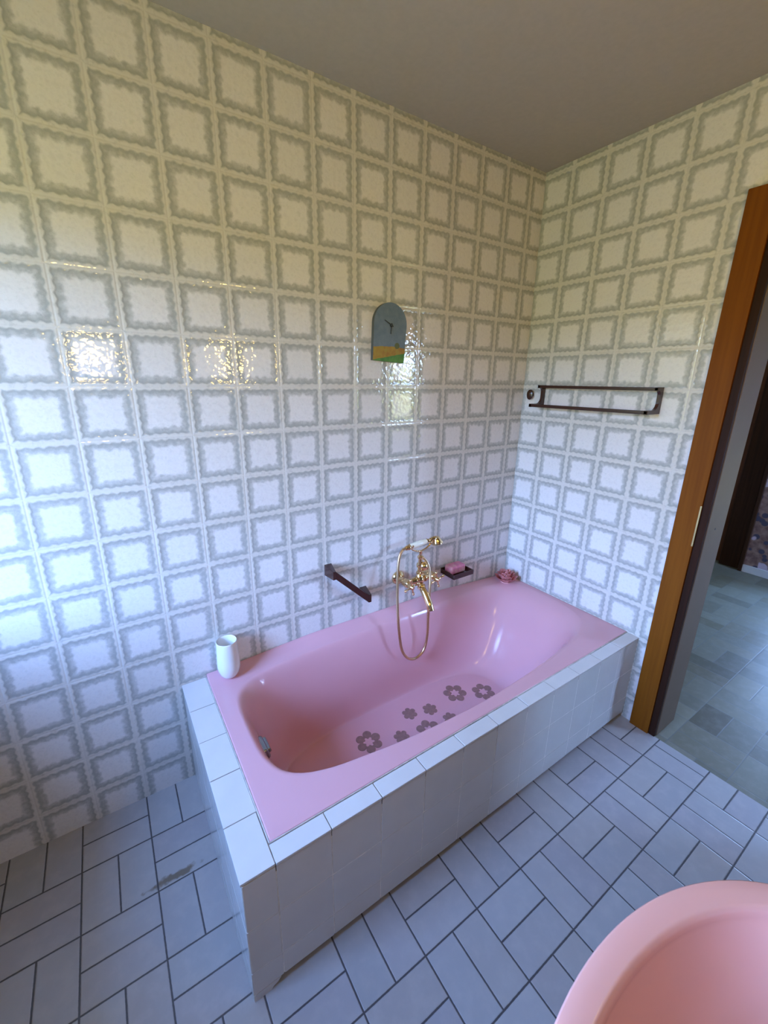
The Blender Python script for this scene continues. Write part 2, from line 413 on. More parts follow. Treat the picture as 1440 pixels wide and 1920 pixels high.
# dark door at the far side of the hallway, its reddish frame on the left
d2 = struct('door_2', (2.5, -0.3, 0.0))
bm = bmesh.new(); box(bm, 2.47, 2.53, -0.455, -0.285, 0.0, 2.15, bev=0.004); obj('door_reveal', bm, M['darkdoor'], d2, kind='structure')
bm = bmesh.new(); box(bm, 2.53, 2.595, -0.30, 0.70, 0.0, 2.1, bev=0.004); obj('door_leaf', bm, M['reddoor'], d2, kind='structure')
bm = bmesh.new(); box(bm, 2.425, 2.47, -0.455, -0.43, 0.0, 2.15, bev=0.004); obj('door_casing', bm, M['darkdoor'], d2, kind='structure')

# bathroom door frame
d1 = struct('door_1', (0.0, -1.29, 0.0))
bm = bmesh.new()
box(bm, -0.014, 0.0, -0.866, -0.788, 0.0, 2.084, bev=0.003)
box(bm, -0.014, 0.0, DY1 - 0.08, DY1 - 0.002, 0.0, 2.084, bev=0.003)
box(bm, -0.014, 0.0, DY1 - 0.002, -0.866, 2.004, 2.084, bev=0.003)
obj('casing', bm, M['casing'], d1, kind='structure')
bm = bmesh.new()
box(bm, -0.006, 0.010, -0.8905, -0.866, 0.0, 2.004, bev=0.002); box(bm, -0.006, 0.010, DY1 - 0.002, DY1 + 0.016, 0.0, 2.004, bev=0.002)
box(bm, -0.006, 0.010, DY1 + 0.016, -0.884, 1.986, 2.004, bev=0.002)
obj('rebate', bm, M['rebate'], d1, kind='structure')
bm = bmesh.new()
box(bm, 0.0102, 0.178, -0.893, -0.875, 0.0, 2.0, bev=0.003); box(bm, 0.0102, 0.178, DY1 - 0.002, DY1 + 0.012, 0.0, 2.0, bev=0.003)
box(bm, 0.0102, 0.178, DY1 + 0.012, -0.893, 1.988, 2.0, bev=0.003)
obj('jamb_lining', bm, M['jamb'], d1, kind='structure')
bm = bmesh.new(); box(bm, -0.0172, -0.0115, -0.8675, -0.8615, 0.895, 1.055, bev=0.0015)
obj('strike_plate', bm, M['brass'], d1, kind='structure')['label'] = 'narrow brass strike plate on the casing edge'
bm = bmesh.new(); lathe(bm, [(0.0, 0), (0.004, 0), (0.004, 0.0012), (0.0, 0.0016)], (0.085, -0.893, 0.955), (0, -1, 0), 12)
obj('screw_hole', bm, M['black'], d1, kind='structure')

# ------------------------------------------------------------------ bathtub surround (tiled masonry)
X0, X1, Y0, ZD = -1.730, -0.001, -0.748, 0.422      # outer left, right, front plane, ledge top
sur = thing('bathtub_surround', 'white tiled masonry surround with narrow ledge around the pink bathtub', 'tub surround', (X0, Y0, 0))
XI, YI = -1.646, -0.697                             # edge of the tub
bm = bmesh.new()
box(bm, X0 + 0.002, XI, Y0 + 0.002, -0.001, 0.395, ZD - 0.0018); box(bm, XI, X1, Y0 + 0.002, YI, 0.395, ZD - 0.0018)
G = 0.0011
ys = [Y0 - 0.002, -0.605, -0.455, -0.305, -0.155, -0.001]
for a, b in zip(ys, ys[1:]):
    xr = XI - 0.002 if a > -0.7 else -1.650
    if a < -0.7: b2 = b
    box(bm, X0 - 0.002, xr - G, a + G, b - G, 0.414, ZD + random.uniform(-0.0004, 0.0004), bev=0.0016)
xs = [-1.650] + [-1.657 + 0.1515 * k for k in range(1, 12)]; xs = [x for x in xs if x < -0.06] + [X1]
for a, b in zip(xs, xs[1:]):
    dz = random.uniform(-0.0006, 0.0006)
    box(bm, a + G, b - G, Y0 - 0.002, YI - 0.003 + random.uniform(-0.001, 0.001), 0.414, ZD + dz, bev=0.0016)
for f in bm.faces:
    if f.calc_center_median().z < 0.4135: pass
bm.faces.ensure_lookup_table()
for i, f in enumerate(bm.faces): f.material_index = 1 if i < 12 else 0
obj('ledge', bm, [M['whitetile'], M['grout']], sur)
def tiled_panel(name, mode, cols, rows, foot=None):
    bm = bmesh.new()
    if mode == 'front': box(bm, X0 + 0.004, X1, Y0 + 0.0006, Y0 + 0.05, rows[0][0] + 0.004, 0.394)
    else: box(bm, X0 + 0.0022, X0 + 0.05, Y0 + 0.052, -0.001, rows[0][0], 0.394)
    for (z0, z1) in rows:
        for a, b in zip(cols, cols[1:]):
            e = random.uniform(-0.0003, 0.0003)
            if mode == 'front':
                zz = 0.0 if (foot and a < foot and z0 < 0.1) else z0
                box(bm, a + 0.0012, b - 0.0012, Y0 + e, Y0 + 0.008, zz + 0.0012, z1 - 0.0012, bev=0.0009)
            else: box(bm, X0 + e, X0 + 0.008, a + 0.0009, b - 0.0009, z0 + 0.0009, z1 - 0.0009, bev=0.0012)
    bm.faces.ensure_lookup_table()
    for i, f in enumerate(bm.faces): f.material_index = 1 if i < 6 else 0
    return obj(name, bm, [M['paneltile'], M['lightgrout']], sur)
tiled_panel('front_panel', 'front', [X0 + 0.0005] + [x for x in xs], [(0.024, 0.107), (0.107, 0.258), (0.258, 0.412)])
bm = bmesh.new()
prism(bm, [(0, 0), (0.044, 0), (0.049, 0.008), (0.060, 0.012), (0.070, 0.0235), (0, 0.0235)], (X0 + 0.001, Y0 + 0.009, 0.0), (1, 0, 0), (0, 0, 1), (0, -1, 0), 0.009)
obj('foot', bm, M['paneltile'], sur)
bm = bmesh.new(); box(bm, X0 + 0.06, X1, Y0 + 0.03, Y0 + 0.05, 0.0, 0.03); obj('toe_recess', bm, M['grout'], sur)
tiled_panel('side_panel', 'side', ys[:1] and [Y0 + 0.0005] + ys[1:], [(0.0, 0.107), (0.107, 0.258), (0.258, 0.412)])

# ------------------------------------------------------------------ bathtub
tub = thing('bathtub', 'pink enamel bathtub set into the white tiled surround', 'bathtub', (-0.82, -0.35, 0.0))
ZR = 0.425
open_ctl = [(-1.590, -.300), (-1.588, -.225), (-1.568, -.150), (-1.50, -.100), (-1.36, -.078), (-1.1, -.064), (-.8, -.058), (-.5, -.054),
            (-.30, -.054), (-.17, -.066), (-.085, -.100), (-.042, -.17), (-.032, -.27), (-.036, -.38), (-.058, -.48), (-.115, -.553),
            (-.24, -.602), (-.467, -.632), (-.72, -.650), (-.89, -.653), (-1.05, -.647), (-1.21, -.633), (-1.333, -.616), (-1.43, -.599),
            (-1.51, -.570), (-1.560, -.525), (-1.584, -.455), (-1.590, -.375)]
outl = spline([(x, y, 0) for x, y in open_ctl], 24, True)
cum = [0.0]
for a, b in zip(outl, outl[1:] + outl[:1]): cum.append(cum[-1] + (b - a).length)
NS = 168
def at_len(s):
    s %= cum[-1]
    for i in range(len(outl)):
        if cum[i + 1] >= s:
            f = (s - cum[i]) / max(cum[i + 1] - cum[i], 1e-9); return outl[i].lerp(outl[(i + 1) % len(outl)], f)
op = [at_len(cum[-1] * k / NS) for k in range(NS)]
XO0, XO1, YO0, YO1 = XI, -0.0015, YI, -0.0015
def hit_rect(p, x0, x1, y0, y1, c, e=None):
    dx, dy = p.x - c[0], p.y - c[1]
    if e:      # superellipse
        hx = (x1 - c[0]) if dx > 0 else (c[0] - x0); hy = (y1 - c[1]) if dy > 0 else (c[1] - y0)
        k = (abs(dx / hx) ** e + abs(dy / hy) ** e) ** (-1 / e)
    else:
        k = min(((x1 - c[0]) if dx > 0 else (x0 - c[0])) / dx if abs(dx) > 1e-9 else 1e9, ((y1 - c[1]) if dy > 0 else (y0 - c[1])) / dy if abs(dy) > 1e-9 else 1e9)
    return Vector((c[0] + dx * k, c[1] + dy * k, 0))
rim = [hit_rect(p, XO0, XO1, YO0, YO1, (-0.82, -0.35)) for p in op]
for cx in (XO0, XO1):
    for cy in (YO0, YO1):
        k = min(range(NS), key=lambda i: (rim[i] - Vector((cx, cy, 0))).length); rim[k] = Vector((cx, cy, 0))
bot = [hit_rect(p, -1.475, -0.40, -0.560, -0.150, (-0.90, -0.352), 3.2) for p in op]
def rise(x, y):
    b = max(0.0, min(1.0, (x + 1.66) / 0.5)); r = max(0.0, min(1.0, (-0.02 - x) / 0.5))
    w = max(0.0, min(1.0, (y + 0.062) / 0.058))
    return (0.010 + 0.024 * b * b * (3 - 2 * b) * r - 0.012 * (1 - r)) * w * w * (3 - 2 * w)
bm = bmesh.new(); rings = []
def ring(ps): rings.append([bm.verts.new(p) for p in ps])
def zr(p): return ZR + rise(p.x, p.y)
ring([Vector((p.x, p.y, 0.405)) for p in rim])
ring([Vector((p.x, p.y, zr(p) - 0.004)) for p in rim])
def inset(p, q, d):
    v = q - p; L = v.length; return p + v * min(1.0, d / max(L, 1e-6))
ring([Vector((*inset(p, q, 0.0018).xy, zr(p) - 0.001)) for p, q in zip(rim, op)])
ring([Vector((*inset(p, q, 0.005).xy, zr(inset(p, q, 0.005)))) for p, q in zip(rim, op)])
for f in (0.25, 0.5, 0.75, 0.92):
    r = [p.lerp(q, f) for p, q in zip(rim, op)]; ring([Vector((p.x, p.y, zr(p))) for p in r])
ring([Vector((p.x, p.y, zr(p))) for p in op])
ZB = 0.060
NP = 26
for i in range(1, NP + 1):
    t = i / NP; a = 0.42
    h = 3 * (1 - t) ** 2 * t * a + 3 * (1 - t) * t * t * (1 - 0.30) + t ** 3
    v = 3 * (1 - t) ** 2 * t * 0.04 + 3 * (1 - t) * t * t * 1.0 + t ** 3
    ring([Vector((*p.lerp(q, h).xy, zr(p) + (ZB - zr(p)) * v)) for p, q in zip(op, bot)])
for f in (0.25, 0.5, 0.75, 0.9):
    ring([Vector((p.x + (-0.95 + 0.2 * (p.x + 0.95) - p.x) * f * 0.9, p.y + (-0.352 - p.y) * f, ZB - 0.0005 * f)) for p in bot])
for A, B in zip(rings, rings[1:]):
    for k in range(NS): bm.faces.new((A[k], A[(k + 1) % NS], B[(k + 1) % NS], B[k]))
bm.faces.new(rings[-1])
shell = obj('tub_shell', bm, M['pink'], tub, smooth=60)
# orient normals up, then a wall thickness under the enamel
me = shell.data
up = sum(p.normal.z * p.area for p in me.polygons)
if up < 0: me.flip_normals()
so = shell.modifiers.new('thickness', 'SOLIDIFY'); so.thickness = 0.004; so.offset = -1
# sealant joint along ledge and walls
bm = bmesh.new()
for a, b in (((XO0 - 0.001, YO0 - 0.001), (XO1, YO0 - 0.001)), ((XO0 - 0.001, YO0 - 0.001), (XO0 - 0.001, YO1))):
    tube(bm, [(*a, 0.4215), ((a[0] + b[0]) / 2, (a[1] + b[1]) / 2, 0.4222), (*b, 0.4215)], 0.0020, 8)
obj('sealant_joint', bm, M['silicone'], tub)
# overflow fitting on the steep end wall
bm = bmesh.new()
R = Matrix.Rotation(math.radians(-16), 4, 'Y'); pv = (-1.547, -0.325, 0.318)
box(bm, pv[0] - 0.012, pv[0] + 0.014, pv[1] - 0.038, pv[1] + 0.038, pv[2] - 0.022, pv[2] + 0.022, bev=0.010, seg=4, rot=R, piv=pv)
box(bm, pv[0] + 0.006, pv[0] + 0.022, pv[1] - 0.030, pv[1] + 0.030, pv[2] - 0.006, pv[2] + 0.012, bev=0.005, seg=3, rot=R, piv=pv)
obj('overflow_fitting', bm, M['chrome'], tub)['label'] = 'chrome overflow fitting'
bm = bmesh.new(); lathe(bm, [(0, 0), (0.032, 0), (0.034, 0.002), (0.028, 0.004), (0.010, 0.002), (0, 0.002)], (-1.30, -0.352, ZB - 0.0008), (0, 0, 1), 28)
obj('drain', bm, M['chrome'], tub)['label'] = 'chrome drain ring'
# flower stickers on the bottom
def flower(r, hole, rot, n=6):
    out, inn = [], []
    K = 96
    for k in range(K):
        a = 2 * PI * k / K; c = abs(math.cos(n / 2 * (a)))
        rr = r * (0.60 + 0.40 * c ** 0.55)
        out.append((math.cos(a + rot) * rr, math.sin(a + rot) * rr))
        ri = r * (0.27 + 0.17 * abs(math.cos(n / 2 * (a + PI / n))) ** 1.6)
        inn.append((math.cos(a + rot) * ri, math.sin(a + rot) * ri))
    return out, inn if hole else None
def sticker(x, y, r, hole, rot):
    bm = bmesh.new(); out, inn = flower(r, hole, rot); z0, z1 = ZB - 0.0006, ZB + 0.0012
    if not hole: prism(bm, [(x + a, y + b) for a, b in out], (0, 0, z0), (1, 0, 0), (0, 1, 0), (0, 0, 1), z1 - z0)
    else:
        n = len(out)
        L = [[bm.verts.new((x + a, y + b, z)) for a, b in o] for o, z in ((out, z0), (out, z1), (inn, z1), (inn, z0))]
        for A, B in zip(L, L[1:] + L[:1]):
            for k in range(n): bm.faces.new((A[k], A[(k + 1) % n], B[(k + 1) % n], B[k]))
    o = obj('flower_sticker', bm, M['sticker'], tub)
    o['label'] = 'large brown open-centre flower sticker' if hole else 'small brown flower sticker'
for s in ((-1.105, -.285, .056, True, .2), (-.610, -.268, .056, True, .5), (-.488, -.335, .054, True, .15), (-.856, -.372, .055, True, .3),
          (-.871, -.254, .034, False, .3), (-.777, -.283, .034, False, .1), (-.976, -.336, .033, False, .5), (-.735, -.372, .033, False, .2)):
    sticker(*s)

# ------------------------------------------------------------------ gold bath mixer with hand shower
tap = thing('bath_mixer_tap', 'gold wall-mounted bath mixer with cross handles and ivory telephone hand shower', 'tap', (-0.695, 0.0, 0.60))
ZT, YB = 0.600, -0.072
for xi in (-0.770, -0.620):
    bm = bmesh.new()
    lathe(bm, [(0.0, 0.0), (0.033, 0.0), (0.034, 0.004), (0.031, 0.012), (0.022, 0.020), (0.014, 0.024), (0.013, 0.05), (0.017, 0.053), (0.019, 0.060),
               (0.020, 0.072), (0.019, 0.086), (0.015, 0.092), (0.0, 0.094)], (xi, -0.0005, ZT), (0, -1, 0), 32)
    obj('wall_rosette', bm, M['gold'], tap)
bm = bmesh.new()
lathe(bm, [(0.0, 0.0), (0.013, 0.0), (0.0145, 0.03), (0.018, 0.045), (0.018, 0.05), (0.013, 0.053), (0.016, 0.06), (0.0225, 0.07), (0.0225, 0.082), (0.016, 0.092), (0.013, 0.099),
           (0.018, 0.102), (0.018, 0.107), (0.0145, 0.122), (0.013, 0.150), (0.0, 0.150)], (-0.770, YB, ZT), (1, 0, 0), 28)
lathe(bm, [(0.0, -0.034), (0.012, -0.034), (0.016, -0.028), (0.020, -0.012), (0.020, 0.012), (0.015, 0.022), (0.012, 0.027), (0.017, 0.031), (0.017, 0.037), (0.011, 0.041), (0.010, 0.060),
           (0.016, 0.064), (0.0175, 0.072), (0.016, 0.080), (0.010, 0.084), (0.009, 0.104), (0.014, 0.108), (0.014, 0.116), (0.008, 0.122), (0.007, 0.140), (0.010, 0.144), (0.0, 0.146)], (-0.695, YB, ZT), (0, 0, 1), 28)
# diverter bulb
ball(bm, (-0.682, YB - 0.012, 0.668), 0.022, seg=20, sc=(1.0, 0.9, 1.0))
obj('mixer_body', bm, M['gold'], tap)
bm = bmesh.new()
sp = spline([(-0.695, YB - 0.004, 0.580), (-0.695, -0.092, 0.566), (-0.695, -0.122, 0.537), (-0.695, -0.150, 0.505), (-0.695, -0.160, 0.485)], 6)
tube(bm, sp, [0.0125 + 0.004 * min(1, i / 12) for i in range(len(sp))], 20)
lathe(bm, [(0.0, 0.0), (0.019, 0.0), (0.020, 0.006), (0.018, 0.012), (0.0, 0.012)], (-0.695, -0.084, 0.572), (0, -0.7, -0.7), 24)
lathe(bm, [(0.0, 0.0), (0.0175, 0.0), (0.018, 0.010), (0.014, 0.012), (0.013, 0.009), (0.0, 0.009)], (-0.695, -0.158, 0.490), (0, -0.35, -1), 24)
obj('spout', bm, M['gold'], tap)
for xi in (-0.775, -0.625):
    hd = bmesh.new(); cy = -0.118
    lathe(hd, [(0.0, 0.0), (0.010, 0.0), (0.010, 0.014), (0.0135, 0.018), (0.0135, 0.030), (0.009, 0.036), (0.006, 0.042), (0.0, 0.043)], (xi, -0.088, ZT), (0, -1, 0), 24)
    for k in range(4):
        a = PI / 2 * k + 0.25; dx, dz = math.cos(a), math.sin(a)
        tube(hd, [(xi + dx * q, cy, ZT + dz * q) for q in (0.006, 0.016, 0.024, 0.034)], [0.0048, 0.0036, 0.0036, 0.0048], 12)
        ball(hd, (xi + dx * 0.037, cy, ZT + dz * 0.037), 0.0068, seg=14)
    obj('cross_handle', hd, M['gold'], tap)
# cradle fork
bm = bmesh.new()
for s in (-1, 1):
    tube(bm, spline([(-0.695, -0.072, 0.742), (-0.695 + s * 0.022, -0.072, 0.747), (-0.695 + s * 0.046, -0.072, 0.758), (-0.695 + s * 0.056, -0.072, 0.771)], 5), 0.0042, 10)
    tube(bm, spline([(-0.695 + s * 0.056, -0.086, 0.785), (-0.695 + s * 0.056, -0.080, 0.772), (-0.695 + s * 0.056, -0.072, 0.769), (-0.695 + s * 0.056, -0.064, 0.772), (-0.695 + s * 0.056, -0.058, 0.785)], 4), 0.0035, 8)
obj('cradle', bm, M['gold'], tap)
# hand shower
YH, ZH = -0.072, 0.781
ax = Vector((1, 0, 0.085)).normalized()
hs0 = Vector((-0.785, YH, ZH - 0.007))
bm = bmesh.new()
lathe(bm, [(0.0, 0.0), (0.008, 0.0), (0.0105, 0.005), (0.0105, 0.012), (0.013, 0.016), (0.013, 0.022), (0.010, 0.027), (0.010, 0.030), (0.0, 0.030)], hs0, ax, 24)
hsh = obj('hand_shower', bm, M['gold'], tap)
bm = bmesh.new()
p1 = hs0 + ax * 0.122
lathe(bm, [(0.0, 0.0), (0.011, 0.0), (0.012, 0.005), (0.008, 0.010), (0.0075, 0.020), (0.010, 0.024), (0.008, 0.028), (0.0, 0.028)], p1, ax, 24)
p2 = p1 + ax * 0.026
neck = spline([p2, p2 + Vector((0.016, 0, 0.003)), p2 + Vector((0.030, 0, -0.001)), p2 + Vector((0.038, 0, -0.010))], 5)
tube(bm, neck, [0.008 + 0.007 * i / (len(neck) - 1) for i in range(len(neck))], 18)
lathe(bm, [(0.0, -0.012), (0.014, -0.010), (0.020, 0.0), (0.026, 0.014), (0.0275, 0.020), (0.024, 0.0225), (0.0, 0.0225)], p2 + Vector((0.034, 0, -0.004)), (0.25, -0.1, -1), 28)
obj('shower_head', bm, M['gold'], hsh)
bm = bmesh.new(); lathe(bm, [(0.0, 0.028), (0.0095, 0.028), (0.0125, 0.035), (0.0145, 0.060), (0.0145, 0.090), (0.0125, 0.115), (0.0095, 0.123), (0.0, 0.123)], hs0, ax, 28)
obj('handle_grip', bm, M['ivory'], hsh)['label'] = 'ivory porcelain handle grip'
# hose
hose = [tuple(hs0 + ax * 0.004), (-0.800, -0.072, 0.768), (-0.822, -0.078, 0.735), (-0.838, -0.092, 0.64), (-0.852, -0.120, 0.50), (-0.856, -0.142, 0.40), (-0.842, -0.146, 0.315),
        (-0.806, -0.147, 0.258), (-0.758, -0.147, 0.240), (-0.712, -0.146, 0.268), (-0.692, -0.143, 0.34), (-0.688, -0.138, 0.45), (-0.676, -0.126, 0.56), (-0.664, -0.108, 0.635), (-0.668, -0.092, 0.683), (-0.685, -0.078, 0.708), (-0.696, -0.070, 0.706)]
bm = bmesh.new(); tube(bm, spline(hose, 10), 0.0062, 14); obj('shower_hose', bm, M['goldhose'], tap, smooth=60)['label'] = 'satin gold shower hose hanging in a loop'

# ------------------------------------------------------------------ slanted grab handle
gb = thing('grab_handle', 'short dark brown slanted grab handle on the long tiled wall', 'grab handle', (-1.06, 0, 0.66))
bm = bmesh.new()
prism(bm, [(-1.1362, 0.7535), (-1.1362, 0.7190), (-0.9800, 0.5680), (-0.9800, 0.6030)], (0, -0.066, 0), (1, 0, 0), (0, 0, 1), (0, -1, 0), 0.0135, bev=0.0015)
obj('grip_bar', bm, M['brownplastic'], gb, smooth=30)
for x0, x1, z0, z1, s_ in ((-1.1490, -1.1360, 0.7185, 0.7545, 0.010), (-0.9802, -0.9665, 0.5675, 0.6035, 0.004)):
    bm = bmesh.new(); s2 = bmesh.new()
    vs = [s2.verts.new(p) for p in ((x0, -0.0004, z0 - s_), (x1 + 0.02, -0.0004, z0 - s_), (x1 + 0.02, -0.0004, z1 + 0.002), (x0, -0.0004, z1 + 0.002),
                                    (x0, -0.081, z0), (x1, -0.081, z0), (x1, -0.081, z1), (x0, -0.081, z1))]
    for f in ((0, 1, 2, 3), (7, 6, 5, 4), (0, 4, 5, 1), (1, 5, 6, 2), (2, 6, 7, 3), (3, 7, 4, 0)): s2.faces.new([vs[i] for i in f])
    bmesh.ops.recalc_face_normals(s2, faces=s2.faces); bmesh.ops.bevel(s2, geom=s2.edges[:], offset=0.0015, segments=2, profile=0.5, affect='EDGES'); merge(bm, s2)
    obj('mount', bm, M['brownplastic'], gb, smooth=30)

# ------------------------------------------------------------------ wall clock
ck = thing('wall_clock', 'small arched wall clock painted with blue sky and yellow green hills', 'clock', (-0.853, -0.0005, 1.562))
W2, HH = 0.0765, 0.214
arch = [(-W2 + 0.003, 0.0), (W2 - 0.003, 0.0), (W2, HH - W2)] + [(math.cos(a) * W2, HH - W2 + math.sin(a) * W2) for a in [PI * k / 24 for k in range(1, 24)]] + [(-W2, HH - W2)]
bm = bmesh.new(); prism(bm, arch, ck.location, (1, 0, 0), (0, 0, 1), (0, -1, 0), 0.016, mat=0, side_mat=1)
obj('clock_face', bm, [M['clock'], M['clockside']], ck, smooth=30)
hub = Vector((-0.8505, -0.0165, 1.562 + 0.133))
def hand(name, ang, L, w, y):
    bm = bmesh.new(); a = math.radians(ang); u = Vector((math.sin(a), 0, math.cos(a))); v = Vector((u.z, 0, -u.x))
    prism(bm, [(-w, -0.008), (w, -0.008), (w * 0.6, L), (-w * 0.6, L)], (hub.x, y, hub.z), v, u, (0, -1, 0), 0.0012)
    obj(name, bm, M['black'], ck, smooth=0)
hand('hour_hand', 182, 0.031, 0.0024, -0.0185); hand('minute_hand', -66, 0.038, 0.0021, -0.0205)
bm = bmesh.new(); lathe(bm, [(0, 0), (0.006, 0), (0.006, 0.005), (0.004, 0.007), (0, 0.007)], hub, (0, -1, 0), 20); obj('hub', bm, M['black'], ck)
for c in ck.children: pass
ck.rotation_euler = (0, math.radians(3.2), 0)

# ------------------------------------------------------------------ soap dish, soap
sd = thing('soap_dish', 'dark brown wall-mounted soap dish right of the gold mixer', 'soap dish', (-0.433, 0, 0.553))
x0, x1, ya, yb, za, zb = -0.500, -0.366, -0.100, -0.0004, 0.553, 0.577
bm = bmesh.new(); box(bm, x0, x1, ya, yb, za, za + 0.010, bev=0.002)
obj('tray', bm, M['brownplastic'], sd)
bm = bmesh.new()
box(bm, x0, x1, ya, ya + 0.006, za + 0.009, zb, bev=0.0015); box(bm, x0, x1, yb - 0.008, yb, za + 0.009, zb + 0.004, bev=0.0015)
box(bm, x0, x0 + 0.006, ya + 0.005, yb - 0.007, za + 0.009, zb, bev=0.0015); box(bm, x1 - 0.006, x1, ya + 0.005, yb - 0.007, za + 0.009, zb, bev=0.0015)
obj('raised_rim', bm, M['brownplastic'], sd)
bm = bmesh.new()
box(bm, x0 + 0.010, x1 - 0.028, ya + 0.028, yb - 0.014, za + 0.0102, za + 0.052, bev=0.011, seg=4)
tag(obj('soap_bar', bm, M['soap'], loc=(-0.44, -0.05, za + 0.0102), smooth=60), 'marbled pink soap bar lying in the dark brown soap dish', 'soap')

# ------------------------------------------------------------------ two-rail towel holder
tr = thing('towel_rail', 'dark brown two-rail towel holder on the end wall beside the door', 'towel rail', (0, -0.385, 1.43))
def plate(y):
    bm = bmesh.new()
    o = [(0.0, 0.0)]
    pts = [(0.0004, 1.376), (0.100, 1.376), (0.100, 1.391)]
    pts += [(0.048 + 0.0 - 0.028 * math.sin(a) , 1.419 - 0.028 * math.cos(a)) for a in [PI / 2 * k / 6 for k in range(7)]]
    pts += [(0.020 + 0.016 * (1 - math.cos(a)), 1.447 + 0.016 * math.sin(a)) for a in [PI / 2 * k / 5 for k in range(6)]]
    pts += [(0.047, 1.463), (0.047, 1.477), (0.0004, 1.477)]
    prism(bm, pts, (0, y - 0.006, 0), (-1, 0, 0), (0, 0, 1), (0, 1, 0), 0.012); return bm
for y in (-0.124, -0.648): obj('bracket', plate(y), M['brownplastic'], tr, smooth=30)
bm = bmesh.new(); box(bm, -0.047, -0.034, -0.655, -0.117, 1.4635, 1.4765, bev=0.002); obj('rail', bm, M['brownplastic'], tr)
bm = bmesh.new(); box(bm, -0.100, -0.087, -0.655, -0.117, 1.3765, 1.3905, bev=0.002); obj('rail', bm, M['brownplastic'], tr)
hk = thing('wall_hook', 'small dark brown oval hook in the wall corner beside the towel rail', 'hook', (0, -0.055, 1.43))
bm = bmesh.new(); lathe(bm, [(0.0, 0.0), (0.010, 0.0), (0.008, 0.006), (0.007, 0.014), (0.0, 0.014)], (-0.0004, -0.055, 1.43), (-1, 0, 0), 24); obj('stem', bm, M['brownplastic'], hk)
bm = bmesh.new(); lathe(bm, [(0.0, 0.013), (0.015, 0.013), (0.018, 0.016), (0.017, 0.021), (0.010, 0.024), (0.0, 0.0245)], (-0.0004, -0.055, 1.43), (-1, 0, 0), 28, sx=0.95, sy=1.4); obj('cap', bm, M['brownplastic'], hk)

# ------------------------------------------------------------------ cup on the tub corner
bm = bmesh.new()
lathe(bm, [(0.0, 0.0), (0.022, 0.0), (0.027, 0.002), (0.034, 0.014), (0.0395, 0.032), (0.0405, 0.048), (0.0395, 0.075), (0.0375, 0.110), (0.0362, 0.140), (0.0362, 0.144),
           (0.0350, 0.146), (0.0335, 0.144), (0.0335, 0.135), (0.035, 0.09), (0.036, 0.05), (0.030, 0.02), (0.0, 0.012)], (-1.572, -0.050, 0.4338), (0, 0, 1), 40)
tag(obj('tumbler', bm, M['whiteplastic'], loc=(-1.572, -0.050, 0.4338), smooth=60), 'white rounded ceramic tumbler standing on the left rear tub corner', 'tumbler')

# ------------------------------------------------------------------ rose on the far tub corner
rc = Vector((-0.082, -0.078, 0.424))
rs = thing('rose_ornament', 'dusty pink rose-shaped ornament on the far corner of the bathtub rim', 'ornament', rc)
bm = bmesh.new(); lathe(bm, [(0.0, 0.0), (0.026, 0.0), (0.029, 0.004), (0.027, 0.010), (0.022, 0.016), (0.0, 0.020)], rc, (0, 0, 1), 28); obj('base', bm, M['rose'], rs)
def petal(bm, ang, r0, r1, z0, z1, wd, curl):
    s = bmesh.new(); NU, NV = 8, 8; g = []
    for i in range(NU + 1):
        row = []; u = i / NU - 0.5
        for j in range(NV + 1):
            v = j / NV; wv = wd * (0.45 + 0.75 * math.sin(PI * (0.15 + 0.62 * v))) * (1 - 0.55 * max(0, v - 0.75) * 4 * (abs(u) * 2) ** 2)
            r = r0 + (r1 - r0) * (v ** 0.8) + curl * max(0, v - 0.7) ** 2 * 6 - abs(u) ** 2 * wd * 0.75
            z = z0 + (z1 - z0) * v - curl * max(0, v - 0.75) ** 2 * 6
            row.append(s.verts.new((r, u * wv * 1.35, z - 0.006 * (abs(u) * 2) ** 3 * v)))
        g.append(row)
    for i in range(NU):
        for j in range(NV): s.faces.new((g[i][j], g[i + 1][j], g[i + 1][j + 1], g[i][j + 1]))
    ex = bmesh.ops.solidify(s, geom=s.faces[:], thickness=0.0022)
    bmesh.ops.transform(s, matrix=Matrix.Translation(rc) @ Matrix.Rotation(ang, 4, 'Z'), verts=s.verts); merge(bm, s)
for n, r0, r1, z0, z1, wd, cu, ph in ((9, .026, .059, .006, .040, .034, .006, 0.0), (7, .020, .046, .010, .056, .033, .005, .4), (6, .013, .031, .014, .067, .027, .004, .2), (4, .006, .014, .020, .071, .017, .001, .6)):
    for k in range(n):
        bm = bmesh.new(); petal(bm, ph + 2 * PI * k / n + random.uniform(-.08, .08), r0, r1 * random.uniform(.95, 1.05), z0, z1 * random.uniform(.94, 1.05), wd, cu)
        obj('petal', bm, M['rose'], rs, smooth=60)

